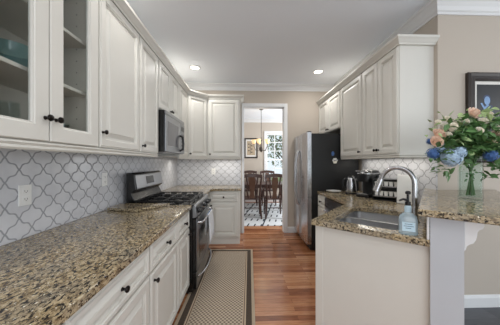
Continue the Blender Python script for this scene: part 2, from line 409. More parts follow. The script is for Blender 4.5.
def front(parent, kind, x0, x1, z0, z1, kn=None):
    nm = {'door': 'door', 'drawer': 'drawer', 'glass': 'glass_door'}[kind]
    g = .0028
    if kind == 'glass': kn = (kn[0], .107)
    d = panel(x1 - x0 - 2 * g, z1 - z0 - 2 * g, glassy=kind == 'glass', st=.080 if kind == 'glass' else .066).build(nm, 'cabinet', parent, loc=(x0 + g, -.0008, z0 + g))
    w, h = x1 - x0 - 2 * g, z1 - z0 - 2 * g
    if kind == 'glass':
        MB().box(.075, w - .075, -.008, -.004, .075, h - .075).build('glass_pane', 'pane', d)
    if kn: knob(d, kn[0] - x0, kn[1] - z0)
    return d
def cabinet(name, label, loc, rz, w, d, h, fronts, toe=0, toed=.07, end=None):
    t = thing(name, label, 'cabinet', loc, rz)
    m = MB().box(0, w, 0, d, toe, h)
    m.build('cabinet_body', 'cabinet', t)
    if toe: MB().box(0, w, toed, d, 0, toe).build('toe_kick', 'cabinet', t)
    for f in fronts: front(t, *f)
    return t
L90, R90 = R(90), R(-90)
UZ, UT = 1.43, 2.44      # upper doors
UXL = -.905              # carcass face, doors come to -.885
G = .004
# left uppers
def upper_left(y0, y1, label, fronts, z0=UZ, name='wall_cabinet'):
    return cabinet(name, label, (UXL, y0 + .001, z0), L90, y1 - y0 - .002, UXL - XL - .001, UT - z0, fronts)
# glass fronted cabinet: hollow
GY0, GY1 = .715, 1.385
gc = thing('glass_front_cabinet', 'off-white wall cabinet with two glass doors nearest the camera on left wall', 'cabinet', (UXL, GY0, UZ), L90)
w, d, h = GY1 - GY0 - .002, UXL - XL - .001, UT - UZ
MB().box(0, .018, 0, d, 0, h).box(w - .018, w, 0, d, 0, h).box(.018, w - .018, 0, d, 0, .018).box(.018, w - .018, 0, d, h - .018, h).box(.018, w - .018, d - .01, d, .018, h - .018).box(.018, w - .018, 0, .02, .018, .045).build('cabinet_body', 'cabinet_in', gc)
for sz in (.305, .60): MB().box(.019, w - .019, .03, d - .011, sz, sz + .018).build('shelf', 'cabinet_in', gc, bevel=.002)
for k in range(12):
    MB().box(w - .0192, w - .0182, .10, .105, .10 + k * .07, .106 + k * .07).build('shelf_pin_hole', 'blackmatte', gc)
front(gc, 'glass', .003, .322, .003, h - .003, (.322 - .028, .075))
front(gc, 'glass', .322, w - .003, .003, h - .003, (.322 + .028, .075))
upper_left(1.385, 1.923, 'tall off-white wall cabinet with one wide door right beside the glass-front cabinet', [('door', .004, .532, .003, 1.007, (.026, .098))])
upper_left(1.923, 2.345, 'narrow off-white wall cabinet just before the microwave on left wall', [('door', .004, .416, .003, 1.007, (.034, .055))])
upper_left(2.345, 3.105, 'short two-door off-white wall cabinet above the microwave', [('door', .004, .379, .003, UT - 1.915 - .003, (.352, .04)), ('door', .379, .754, .003, UT - 1.915 - .003, (.406, .04))], z0=1.915)
upper_left(3.105, 3.565, 'off-white wall cabinet between the microwave and the diagonal corner cabinet', [('door', .004, .452, .003, 1.007, (.034, .055))])
# diagonal corner wall cabinet
cx0, cy0, cx1, cy1 = UXL, 3.567, -.625, 3.857
ang = math.atan2(cy1 - cy0, cx1 - cx0); dl = math.hypot(cx1 - cx0, cy1 - cy0)
t = thing('corner_wall_cabinet', 'diagonal off-white corner wall cabinet left of the far wall', 'cabinet', (0, 0, UZ))
MB().prism([(XL + .001, cy0), (cx0, cy0), (cx1, cy1), (cx1, YB - .001), (XL + .001, YB - .001)], 0, UT - UZ).build('cabinet_body', 'cabinet', t)
d = panel(dl - .03, 1.004).build('door', 'cabinet', t)
d.rotation_euler = (0, 0, ang); ux, uy = math.cos(ang), math.sin(ang)
d.location = (cx0 + ux * .015 + uy * .001, cy0 + uy * .015 - ux * .001, .003); knob(d, .03, .05)
cabinet('wall_cabinet', 'single-door off-white wall cabinet on far wall beside the doorway', (-.623, 3.857, UZ), 0, .573, YB - 3.858, UT - UZ, [('door', .02, .555, .003, 1.007, (.05, .05))])
# crown + light rail of the wall cabinets
def ccrown(path, label):
    z = UT
    pr = [(0, z), (.022, z), (.024, z + .012), (.034, z + .022), (.05, z + .040), (.062, z + .050), (.064, z + .068), (0, z + .068)]
    tag(MB().sweep(path, pr).build('cabinet_crown_moulding', 'cabinet'), label, 'moulding')
def rail(path, label):
    z = UZ
    pr = [(-.02, z), (.014, z), (.016, z - .008), (.008, z - .018), (.010, z - .028), (.004, z - .036), (-.02, z - .036)]
    tag(MB().sweep(path, pr).build('light_rail_moulding', 'cabinet'), label, 'moulding')
ccrown([(UXL, GY0), (UXL, 3.567), (cx1, cy1 + .0), (-.049, 3.857), (-.049, YB)], 'cream crown moulding along tops of left and far wall cabinets')
rail([(UXL - .002, GY0), (UXL - .002, 2.343)], 'cream light rail under wall cabinets from glass doors to microwave')
rail([(UXL - .002, 3.107), (UXL - .002, 3.567), (cx1, cy1 + .002), (-.052, 3.859), (-.052, YB - .01)], 'cream light rail under corner and far wall cabinets')
# right uppers
UXR = 1.47
def upper_right(y0, y1, label, fronts, z0=UZ - .01):
    return cabinet('wall_cabinet', label, (UXR, y1 - .001, z0), R90, y1 - y0 - .002, XR - UXR - .001, UT - z0, fronts)
hz = UT - UZ + .01
upper_right(2.02, 2.65, 'two-door off-white wall cabinet with big side panel at end of right run', [('door', .004, .312, .003, hz - .003, (.287, .05)), ('door', .312, .624, .003, hz - .003, (.338, .05))])
upper_right(2.65, 3.25, 'one-door off-white wall cabinet between the fridge cabinet and end cabinet on right', [('door', .006, .592, .003, hz - .003, (.56, .05))])
fh = UT - 1.86
upper_right(3.25, YB, 'short two-door off-white cabinet above the refrigerator', [('door', .006, .468, .003, fh - .003, (.44, .04)), ('door', .468, .93, .003, fh - .003, (.497, .04))], z0=1.86)
ccrown([(UXR, YB), (UXR, 2.02), (XR, 2.02)], 'cream crown moulding along tops of right wall cabinets')
UZ_ = UZ; UZ = UZ - .01
rail([(UXR + .002, 3.248), (UXR + .002, 2.022), (XR - .01, 2.022)], 'cream light rail under right wall cabinets')
UZ = UZ_

# base cabinets, left run
BX = -.555; BH = .873
def base_left(y0, y1, label, fronts):
    return cabinet('base_cabinet', label, (BX, y0 + .001, 0), L90, y1 - y0 - .002, BX - XL - .001, BH, fronts, toe=.10)
def std(w, kd=None, kx=None, kz=.62):
    return [('drawer', .004, w - .004, .695, .862, (w / 2, .778)), ('door', .004, w - .004, .108, .688, kd)]
base_left(.05, .679, 'off-white base cabinet at the near left, mostly below the picture', std(.627, (.04, .63)))
base_left(.679, 1.291, 'off-white base cabinet nearest the camera showing a wide drawer over door', std(.61, (.04, .63)))
base_left(1.291, 1.82, 'off-white base cabinet in middle of left run, its door knob at upper left', std(.527, (.045, .63)))
base_left(1.82, 2.228, 'off-white base cabinet directly before the range', std(.406, (.35, .63)))
# corner base past the range
t = thing('corner_base_cabinet', 'plain off-white corner base filler between range and far base cabinet', 'cabinet')
MB().prism([(XL + .001, 3.03), (BX, 3.03), (BX, 3.608), (-.57, 3.608), (-.57, YB - .001), (XL + .001, YB - .001)], 0, BH).build('cabinet_body', 'cabinet', t)
cabinet('base_cabinet', 'off-white base cabinet with drawer and door on far wall beside doorway', (-.568, 3.61, 0), 0, .515, YB - 3.612, BH,
        [('drawer', .02, .485, .70, .855, (.25, .775)), ('door', .02, .485, .125, .685, (.05, .64))], toe=.10, toed=.02)
# counters left
CT0, CT1 = .875, .914
tag(MB().prism([(XL + .009, -.3), (-.515, -.3), (-.515, 2.228), (XL + .009, 2.228)], CT0, CT1).build('granite_countertop', 'granite', bevel=.006, seg=3), 'long speckled granite countertop along left wall up to the range', 'countertop')
tag(MB().prism([(XL + .009, 3.03), (-.515, 3.03), (-.515, 3.52), (-.46, 3.575), (-.035, 3.575), (-.035, YB - .009), (XL + .009, YB - .009)], CT0, CT1).build('granite_countertop', 'granite', bevel=.006, seg=3), 'speckled granite corner countertop beyond the range on far wall', 'countertop')

# ------------------------------------------------ right run and peninsula
FX = 1.135
t = cabinet('base_cabinet', 'narrow off-white drawer base cabinet beside the refrigerator', (FX, 3.262, 0), R90, .30, XR - FX - .001, BH,
            [('drawer', .004, .296, .70, .862, (.15, .78)), ('drawer', .004, .296, .41, .695, (.15, .56)), ('drawer', .004, .296, .11, .405, (.15, .26))], toe=.10)
# dishwasher
t = thing('dishwasher', 'black and steel dishwasher under the right counter between drawers and peninsula', 'dishwasher', (FX, 2.958, 0), R90)
MB().box(0, .60, 0, .6, .10, .87).build('body', 'blackmatte', t)
MB().box(0, .60, .06, .6, 0, .10).build('toe_kick', 'blackmatte', t)
dd = MB().box(.004, .596, -.025, -.0005, .11, .735).build('door', 'steelh', t, bevel=.004)
MB().box(.004, .596, -.03, -.0005, .745, .868).build('control_panel', 'black', t, bevel=.006)
MB().tube([(.06, -.03, .70), (.06, -.06, .70), (.54, -.06, .70), (.54, -.03, .70)], .009).build('handle', 'chrome', dd, smooth=True)
# peninsula base (hollow) in e/s frame
INN = .03
xi = (FX - .0 - P0.x)
def sx_at(x, a):  # s where line e=a meets x
    return (x - P0.x - e.x * a) / s.x
s_in = sx_at(FX, INN)
o1 = [PS(INN, INN), PS(.6875, INN), PS(.6875, sx_at(XR - .001, .6875)), (XR - .001, 2.352), (FX, 2.352), PS(INN, s_in)]
i1 = [PS(INN + .02, INN + .02), PS(.642, INN + .02), PS(.642, sx_at(XR - .03, .642)), (XR - .025, 2.33), (FX + .02, 2.33), PS(INN + .02, s_in + .01)]
pt = thing('sink_base_cabinet', 'angled off-white peninsula base cabinet holding the sink, flat end panel toward camera', 'cabinet')
MB().holes(o1, [i1], 0, BH).build('cabinet_body', 'cabinet', pt)
m = MB().prism([PS(INN - .006, INN - .006), PS(INN + .05, INN - .006), PS(INN + .05, INN), PS(INN, INN), PS(INN, INN + .05), PS(INN - .006, INN + .05)], 0.0, BH - .002)
m.build('corner_stile', 'cabinet', pt, bevel=.002)
# doors on its aisle side
L = s_in - INN - .10
for k in range(2):
    d = panel(L / 2 - .004, .56).build('door', 'cabinet', pt)
    q = PS(INN - .001, INN + .06 + (k + 1) * L / 2)
    d.location = (q[0], q[1], .12); d.rotation_euler = (0, 0, R(-90 + 48.5 - 0) - 0); d.rotation_euler = (0, 0, math.atan2(-s.y, -s.x)); knob(d, (.04 if k == 0 else L / 2 - .05), .50)
    d = panel(L / 2 - .004, .16).build('drawer', 'cabinet', pt); d.location = (q[0], q[1], .69); d.rotation_euler = (0, 0, math.atan2(-s.y, -s.x))
# countertop with sink hole
SK = (.33, .415, .42, .64)  # centre e, centre s, size e, size s
hole = [PS(a, b) for a, b in rrect(SK[0], SK[1], SK[2], SK[3], .06)]
pe = .672
pg = .6875
out = [PS(0, 0), PS(pg, 0), PS(pg, sx_at(XR - .01, pg)), (XR - .01, 3.262), (1.11, 3.262), PS(0, sx_at(1.11, 0))]
tag(MB().holes(out, [hole], CT0, CT1).build('granite_countertop', 'granite', bevel=.005, seg=2), 'speckled granite countertop with the sink on the peninsula and right wall', 'countertop')
# sink
t = thing('kitchen_sink', 'double-bowl stainless undermount sink in the peninsula countertop', 'sink', PS(SK[0], SK[1]) + (0,), AE)
def bowl(cy, hh):
    def L(z, k, r): return rrect(0, cy, .41 - k, hh - k, r, z=z)
    m = MB(); m.loft([L(.872, 0, .055), L(.74, .012, .05), L(.705, .05, .05), L(.698, .12, .05)], False, True)
    return m.build('basin', 'sink', t, smooth=True)
b1h, b2h = .310, .290
y1 = -.32 + b1h / 2 + .008; y2 = .32 - b2h / 2 - .008
for cy, hh in ((y1, b1h), (y2, b2h)):
    b = bowl(cy, hh); MB().lathe([(.035, .001), (.035, .004), (.028, .004), (.025, .001)], (0, cy, .699), 18).build('drain', 'chrome', b, smooth=True)
ym = (y1 + b1h / 2 + y2 - b2h / 2) / 2; hh = SK[3] / 2 + .03
MB().holes([(-.235, -hh), (.235, -hh), (.235, ym), (-.235, ym)], [rrect(0, y1, .41, b1h, .055)], .8725, .8745).holes([(-.235, ym), (.235, ym), (.235, hh), (-.235, hh)], [rrect(0, y2, .41, b2h, .055)], .8725, .8745).build('rim', 'sink', t)
# faucet
fb = PS(.60, .40)
t = thing('kitchen_faucet', 'tall brushed gooseneck faucet arching over the sink', 'faucet', fb + (CT1,), AE)
MB().lathe([(.030, 0), (.030, .008), (.022, .014), (.020, .05), (.021, .10), (.016, .115)], (0, 0, 0), 20).build('faucet_base', 'chrome', t, smooth=True)
pts = [(0, 0, .10), (0, 0, .20), (0, 0, .275)]
for k in range(1, 13):
    a = PI * k / 12 * .93; pts.append((-.105 + .105 * math.cos(a), 0, .275 + .112 * math.sin(a)))
MB().tube(pts, .0165, 14).build('gooseneck', 'chrome', t, smooth=True)
pe_ = Vector(pts[-1]); dr = (pe_ - Vector(pts[-2])).normalized()
MB().tube([pe_, pe_ + dr * .02, pe_ + dr * .07, pe_ + dr * .10, pe_ + dr * .105], [.019, .022, .024, .029, .022], 16).build('spray_head', 'chrome', t, smooth=True)
MB().tube([(0, .018, .075), (0, .05, .085), (.0, .085, .12)], [.008, .007, .006], 10).build('handle', 'chrome', t, smooth=True)
# pony wall, splash, bar
pa, pb = .688, .822
wt = (YC - P0.y - e.y * pb) / s.y
struct(MB().prism([PS(pa, .0), PS(pb, .0), PS(pb, wt), (XR, YC), (XR, P0.y + e.y * pa + s.y * sx_at(XR, pa)), ], 0, 1.048).build('wall_peninsula', 'pony'))
tag(MB().prism([PS(pe + .0005, .03), PS(pa - .0005, .03), PS(pa - .0005, sx_at(XR - .012, pa)), PS(pe + .0005, sx_at(XR - .012, pe))], CT1 + .001, 1.047).build('granite_splash', 'granite'), 'narrow granite splash strip between sink counter and raised bar', 'backsplash')
# bar top
be0, be1, bs0 = .636, 1.15, -.055
BZ0, BZ1 = 1.05, 1.087
wt2 = (YC - .001 - P0.y - e.y * be1) / s.y
xx = XR - .009
tag(MB().prism([PS(be0, bs0), PS(be1, bs0), PS(be1, wt2), (xx, YC - .001), (xx, P0.y + e.y * be0 + s.y * sx_at(xx, be0))], BZ0, BZ1).build('granite_bar_top', 'granite', bevel=.006, seg=3), 'raised granite bar top under the flower vase', 'countertop')
# corbel
t = thing('bar_bracket', 'white scroll-edged bracket under the raised bar top', 'bracket', PS(pb, .01) + (0,), AE)
cpf = [(.001, 1.048), (.20, 1.048), (.20, 1.02), (.185, 1.0), (.15, .99), (.135, .975), (.13, .95), (.12, .925), (.095, .90), (.06, .89), (.03, .875), (.018, .85), (.001, .84)]
MB().extr([(a * .36, 1.048 - (1.048 - z) * .78) for a, z in cpf], 'y', 0, .035).build('bracket_body', 'trim', t, bevel=.003)
# trim cap where splash ends
tag(MB().box(0, .012, 0, .03, .0, .135).build('edge_cap', 'trim', bevel=.004, loc=PS(.673, .0) + (CT1 + .001,)), 'small white edge cap at end of granite splash beside soap bottle', 'trim').rotation_euler = (0, 0, AE)

# ------------------------------------------------ range
RY0, RY1 = 2.235, 3.025; RW = RY1 - RY0
t = thing('gas_range', 'stainless steel gas range with black grates between left base cabinets', 'range', (-.512, RY0, 0), L90)
MB().box(0, RW, .0, .68, .03, .895).build('body', 'black', t, bevel=.003)
m = MB()
for x in (.05, RW - .05):
    for y in (.05, .62): m.lathe([(.02, 0), (.015, .03)], (x, y, 0), 10)
m.build('feet', 'blackmatte', t)
MB().box(-.0, RW, -.02, .60, .896, .915).build('cooktop', 'black', t, bevel=.006)
cpn = MB().extr([(-.001, .775), (-.045, .785), (-.035, .895), (-.02, .912), (-.001, .895)], 'x', .002, RW - .002).build('control_panel', 'steelh', t, bevel=.004)
for x in (.09, .21, .40, .59, .71):
    MB().lathe([(.026, 0), (.026, -.01), (.021, -.014), (.019, -.034), (.004, -.036)], (x, -.042, .838), 18, axis='y').box(x - .004, x + .004, -.084, -.07, .82, .856).build('control_knob', 'soapblack', cpn, smooth=True)
od = MB().box(.004, RW - .004, -.036, -.001, .235, .77).build('oven_door', 'black', t, bevel=.004)
MB().box(.012, RW - .012, -.046, -.0365, .24, .765).build('door_front', 'steelh', od, bevel=.004)
MB().box(.12, RW - .12, -.048, -.0455, .33, .63).build('oven_window', 'black', od)
MB().tube([(.05, -.045, .72), (.05, -.088, .725), (.10, -.098, .725), (RW - .10, -.098, .725), (RW - .05, -.088, .725), (RW - .05, -.045, .72)], .012, 12).build('handle', 'chrome', od, smooth=True)
dw = MB().box(.004, RW - .004, -.036, -.001, .06, .228).build('drawer', 'black', t, bevel=.004)
MB().box(.012, RW - .012, -.046, -.0365, .065, .225).build('drawer_front', 'steelh', dw, bevel=.004)
pts = [(.03 + (RW - .06) * k / 14, -.05 - .065 * math.sin(PI * k / 14) ** .6, .175) for k in range(15)]
MB().tube(pts, .011, 10).build('handle', 'chrome', dw, smooth=True)
# burners and grates
for gx0, gx1 in ((.03, .255), (.265, .495), (.505, .73)):
    for gy in (.17, .45):
        cxx = (gx0 + gx1) / 2
        b = MB().lathe([(.055, 0), (.055, .008), (.04, .012), (.036, .02), (.002, .022)], (cxx, gy, .9155), 18).build('burner', 'iron', t, smooth=True)
    m = MB(); zb = .95
    for x in (gx0, gx1): m.box(x - .006, x + .006, .03, .58, zb - .012, zb)
    for y in (.03, .305, .58): m.box(gx0, gx1, y - .006, y + .006, zb - .012, zb)
    for y in (.17, .45):
        m.box(gx0, (gx0 + gx1) / 2 - .03, y - .005, y + .005, zb - .012, zb + .002).box((gx0 + gx1) / 2 + .03, gx1, y - .005, y + .005, zb - .012, zb + .002)
        for dy in (-.11, .04): m.box((gx0 + gx1) / 2 - .005, (gx0 + gx1) / 2 + .005, y + dy, y + dy + .07, zb - .012, zb + .002)
    for x in (gx0, gx1):
        for y in (.036, .574): m.box(x - .006, x + .006, y - .006, y + .006, .9155, zb - .01)
    m.build('grate', 'iron', t, bevel=.002)
bgd = MB().extr([(.60, .90), (.595, .95), (.63, 1.02), (.58, 1.06), (.60, 1.215), (.625, 1.235), (.68, 1.23), (.68, .90)], 'x', .05, RW).build('backguard', 'black', t, bevel=.006)
MB().extr([(.5785, 1.062), (.5755, 1.07), (.5955, 1.205), (.6005, 1.213)], 'x', .065, RW - .015).build('backguard_panel', 'steelh', bgd)
q = MB().extr([(.5775, 1.10), (.576, 1.10), (.590, 1.185), (.5915, 1.185)], 'x', .30, .50).build('display', 'display', bgd)
# towel on the oven handle
n = 15; prof = []
t = thing('dish_towel', 'white dish towel with blue stripes hanging over the oven handle', 'towel', (-.512, RY0 + .30, 0), L90)
L = []
hx, hzz = -.098, .725; rr_ = .0155
path = [(hx + .018, .50), (hx + .017, .6), (hx + .0155, .70)] + [(hx + rr_ * math.cos(a), hzz + rr_ * math.sin(a)) for a in [R(k) for k in range(0, 181, 20)]] + [(hx - .0175, .68), (hx - .020, .58), (hx - .022, .48), (hx - .024, .40)]
for i, (py, pz) in enumerate(path):
    row = []
    for k in range(13):
        x = .02 + .30 * k / 12; hang = max(0, (hzz - pz)) ; w_ = .014 * math.sin(k * 1.7) * min(1, hang * 6)
        row.append((x, py - (w_ if i > 8 else -abs(w_) * .2) - (.006 * min(1, hang * 6) if i > 8 else 0), pz))
    L.append(row)
m = MB(); m.loft(L, False, False, closed=False); o = m.build('towel_cloth', 'towel', t, smooth=True)
sd = o.modifiers.new('solid', 'SOLIDIFY'); sd.thickness = .003; sd.offset = 0

# microwave
t = thing('microwave', 'stainless over-the-range microwave with black handle on left wall', 'microwave', (-.832, 2.352, 1.455), L90)
w, h = .744, .445
MB().box(0, w, 0, .40, 0, h).build('body', 'black', t, bevel=.004)
d = MB().box(.002, .56, -.014, -.001, .003, h - .045).build('door', 'steelh', t, bevel=.006)
MB().box(.06, .46, -.0155, -.0142, .07, h - .11).build('door_window', MT['mwin'], d)
MB().tube([(.525, -.014, .035), (.525, -.05, .055), (.525, -.06, .13), (.525, -.05, .21), (.525, -.014, .23)], .014, 12).build('handle', 'soapblack', d, smooth=True)
MB().box(.563, w - .002, -.014, -.001, .003, h - .045).build('control_panel', 'steelh', t, bevel=.004)
MB().box(.002, w - .002, -.012, -.001, h - .042, h - .002).build('vent_grille', 'steelh', t, bevel=.003)
m = MB()
for r in range(5):
    for c in range(3): m.box(.59 + c * .045, .62 + c * .045, -.0155, -.0145, .05 + r * .045, .078 + r * .045)
m.box(.59, .715, -.0155, -.0145, .30, .36)
m.build('buttons', 'soapblack', t)

# ------------------------------------------------ refrigerator
t = thing('refrigerator', 'stainless side-by-side refrigerator with black side by the doorway', 'refrigerator', (1.035, 4.175, 0), R90)
FWD, FH = .89, 1.80
MB().box(0, FWD, 0, .72, .02, FH - .02).build('body', 'fridgeside', t, bevel=.006)
m = MB()
for x in (.06, FWD - .06):
    for y in (.06, .62): m.lathe([(.022, 0), (.018, .02)], (x, y, 0), 10)
m.build('feet', 'blackmatte', t)
MB().box(.01, FWD - .01, -.02, -.001, .02, .09).build('grille', 'blackmatte', t)
def fdoor(x0, x1, hx):
    n = 8; w = x1 - x0
    prof = [(x0, -.001), (x1, -.001), (x1, -.055)] + [(x1 - .0 - w * k / n, -.065 - .022 * math.sin(PI * (k / n))) for k in range(0, n + 1)] + [(x0, -.055)]
    d = MB().prism(prof, .10, FH).build('door', 'steel', t, smooth=True, bevel=.004)
    pts = [(hx, -.078, .62), (hx, -.10, .66), (hx, -.13, .85), (hx, -.135, 1.1), (hx, -.13, 1.35), (hx, -.10, 1.50), (hx, -.078, 1.54)]
    MB().tube(pts, .014, 12).build('handle', 'chrome', d, smooth=True)
fdoor(.004, .395, .355); fdoor(.401, FWD - .004, .44)
for x in (.02, FWD - .10): MB().box(x, x + .08, -.05, .0, FH + .001, FH + .015).build('hinge_cover', 'blackmatte', t)
# magnets on the fridge side
fy = 4.175 - FWD
t = thing('flower_magnet', 'white flower-pot magnet on the black refrigerator side', 'magnet', (1.385, fy - .001, 1.36))
MB().extr([(-.02, -.035), (.02, -.035), (.03, .0), (-.03, .0)], 'y', -.018, 0).build('pot', 'cream', t, bevel=.003)
m = MB()
for dx, dz in ((-.03, .012), (.0, .022), (.03, .012), (.012, .035), (-.015, .033)): m.sphere((dx, -.012, dz), .014, 10, 6)
m.build('blossoms', 'plate', t, smooth=True)
t = tag(MB().lathe([(.003, 0), (.022, 0), (.022, -.006), (.003, -.010)], (0, 0, 0), 12, axis='y', sy=1.6).build('blue_magnet', 'navy', loc=(1.355, fy - .001, 1.475)), 'small blue magnet above the flower magnet on refrigerator side', 'magnet')

# ------------------------------------------------ things on the right counter
t = thing('electric_kettle', 'stainless electric kettle with black handle beside the refrigerator', 'kettle', (1.47, 2.95, CT1), 0)
MB().lathe([(.075, 0), (.078, .012), (.072, .022)], seg=24).build('power_base', 'soapblack', t, smooth=True)
MB().lathe([(.070, .023), (.073, .03), (.068, .10), (.060, .17), (.052, .215), (.048, .222)], seg=24).build('kettle_body', 'chrome', t, smooth=True)
MB().lathe([(.048, .2225), (.046, .235), (.030, .245), (.012, .248), (.012, .258), (.004, .262)], seg=20).build('lid', 'soapblack', t, smooth=True)
MB().tube([(-.050, 0, .20), (-.085, 0, .205), (-.112, 0, .185), (-.118, 0, .13), (-.105, 0, .08), (-.068, 0, .055)], .010, 10).build('handle', 'soapblack', t, smooth=True)
MB().extr([(.045, .19), (.075, .215), (.045, .215)], 'y', -.015, .015).build('spout', 'chrome', t)
t = thing('coffee_maker', 'black and silver single-cup coffee maker next to the kettle', 'coffee maker', (1.565, 2.72, CT1), R(-60))
MB().prism(rrect(0, .02, .19, .30, .04), 0, .03).build('base', 'soapblack', t, smooth=True, bevel=.004)
MB().prism(rrect(0, .085, .18, .15, .04), .031, .30).build('column', 'soapblack', t, smooth=True, bevel=.004)
hd = MB(); hd.loft([rrect(0, .01, .185, .27, .06, z=.19), rrect(0, .01, .195, .28, .07, z=.23), rrect(0, .015, .195, .28, .07, z=.29), rrect(0, .03, .17, .24, .07, z=.325), rrect(0, .04, .12, .17, .05, z=.335)]); hd.T = Matrix()
hd.build('brew_head', 'soapblack', t, smooth=True)
MB().holes(rrect(0, .01, .20, .285, .07), [rrect(0, .01, .194, .279, .068)], .285, .297).build('head_band', 'chrome', t, smooth=True)
MB().tube([(-.08, -.10, .30), (-.06, -.15, .32), (.06, -.15, .32), (.08, -.10, .30)], .008, 8).build('handle', 'chrome', t, smooth=True)
MB().box(-.062, .062, -.115, .005, .031, .045).build('drip_tray', 'chrome', t, bevel=.003)
MB().prism(rrect(.12, .09, .045, .13, .018), .031, .27).build('water_tank', 'steel', t, smooth=True)
# pod rack
t = thing('coffee_pod_drawer', 'two-tier coffee pod stand with rows of white pods beside coffee maker', 'pod stand', (1.575, 2.385, CT1), R(-40))
MB().box(-.13, .13, -.0, .17, .0, .012).box(-.13, .13, 0, .17, .230, .24).box(-.13, -.12, 0, .17, .012, .23).box(.12, .13, 0, .17, .012, .23).box(-.12, .12, .16, .17, .012, .23).build('stand', 'soapblack', t, bevel=.002)
for tier in (.055, .165):
    MB().box(-.12, .12, .012, .155, tier - .012, tier - .001).build('shelf', 'chrome', t)
    for k in range(5):
        MB().lathe([(.018, 0), (.0225, .044), (.0245, .045), (.0245, .048)], (-.095 + k * .0475, .045, tier), 14).build('coffee_pod', 'plate', t, smooth=True)
t = tag(MB().box(-.085, .085, 0, .018, 0, .30).build('cutting_board', 'white', bevel=.006, seg=3, loc=(1.672, 2.20, CT1 + .001)), 'white cutting board standing against backsplash behind the faucet', 'cutting board')
t.rotation_euler = (R(-7), 0, R(-42))
t = tag(MB().lathe([(.05, 0), (.055, .004), (.10, .016), (.105, .022), (.098, .020), (.05, .008), (.002, .007)], seg=28).build('plate', 'plate', smooth=True, loc=(1.30, 3.12, CT1 + .0005)), 'white plate lying on counter beside the refrigerator', 'plate')
# soap bottle
t = thing('soap_bottle', 'clear blue hand soap bottle with black pump by the sink', 'soap bottle', PS(.585, .058) + (CT1 + .0005,), R(-30))
def sl(z, a, b, r): return rrect(0, 0, a, b, r, z=z)
MB().loft([sl(0, .088, .05, .02), sl(.004, .096, .056, .022), sl(.085, .096, .056, .022), sl(.108, .086, .052, .022), sl(.124, .05, .04, .018), sl(.128, .034, .034, .0165), sl(.130, .034, .034, .0165)]).build('bottle', 'soap', t, smooth=True)
MB().box(-.032, .032, -.0288, -.0282, .022, .075).build('label', pm('soap_label', '#c2dcea', .5), t)
m = MB()
for k, (a, b) in enumerate(((-.02, .018), (-.024, .024), (-.016, .012))): m.box(a, b, -.0292, -.0289, .062 - k * .012, .066 - k * .012)
m.build('label_text', pm('label_ink', '#5a7f95', .5), t)
MB().lathe([(.018, .1305), (.018, .158), (.014, .170)], seg=18).build('pump_collar', pm('pale_blue_plastic', '#b9d3e2', .4), t, smooth=True)
MB().lathe([(.015, .1705), (.015, .19), (.007, .194), (.007, .235), (.014, .238), (.015, .25), (.008, .256)], seg=14).tube([(0, 0, .200), (-.025, -.01, .206), (-.045, -.018, .198)], [.008, .007, .005], 8).build('pump', 'soapblack', t, smooth=True)
# granite board on left counter
t = tag(MB().prism([(-1.20, 1.98), (-.90, 1.90), (-.72, 2.19), (-1.20, 2.20)], 0, .022).build('granite_board', 'granite2', bevel=.004, loc=(0, 0, CT1 + .004)), 'loose granite slab board lying on left counter before the range', 'board')

# outlets
def outlet(loc, rz, label, two=True):
    t = thing('wall_outlet', label, 'outlet', loc, rz)
    MB().box(-.037, .037, -.006, -.0005, -.058, .058).build('cover_plate', 'white', t, bevel=.002)
    m = MB()
    for z in (-.022, .022): m.prism([(0, 0)] * 0 or rrect(0, 0, .034, .001, .0004), 0, 0) if False else m.box(-.017, .017, -.0085, -.0061, z - .014, z + .014)
    m.build('socket', 'white', t, bevel=.003)
    m = MB()
    for z in (-.022, .022): m.box(-.008, -.006, -.0092, -.0086, z - .003, z + .006).box(.006, .008, -.0092, -.0086, z - .003, z + .006).box(-.002, .002, -.0092, -.0086, z - .009, z - .005)
    m.build('slots', 'blackmatte', t)
outlet((XL + .008, 1.285, 1.155), L90, 'white outlet on left backsplash nearest the camera')
outlet((XL + .008, 2.00, 1.19), L90, 'white outlet on left backsplash above the granite slab board')
outlet((-.56, YB - .008, 1.17), 0, 'white outlet on far wall backsplash')

# ------------------------------------------------ runner rug
t = tag(MB().box(-.335, .335, -RL, RL, 0, .008).build('runner_rug', 'runner', bevel=.003, loc=(-.216, 2.44, .0005)), 'tan and brown checked runner rug on wood floor along left cabinets', 'rug')
t.rotation_euler = (0, 0, R(-1.6))

# ------------------------------------------------ recessed ceiling lamps
for i, (x, y) in enumerate(DOWN[:2]):
    t = thing('recessed_light', ['recessed ceiling light above the left cabinets', 'recessed ceiling light above the refrigerator side'][i], 'ceiling light', (x, y, CZ), 0, None)
    MB().holes([(.085 * math.cos(a), .085 * math.sin(a)) for a in [2 * PI * k / 28 for k in range(28)]], [[(.066 * math.cos(a), .066 * math.sin(a)) for a in [2 * PI * k / 28 for k in range(28)]]], -.008, -.0005).build('trim_ring', 'trim', t, smooth=True)
    MB().lathe([(.065, -.004), (.065, -.001)], seg=28).build('diffuser', 'bulb', t)

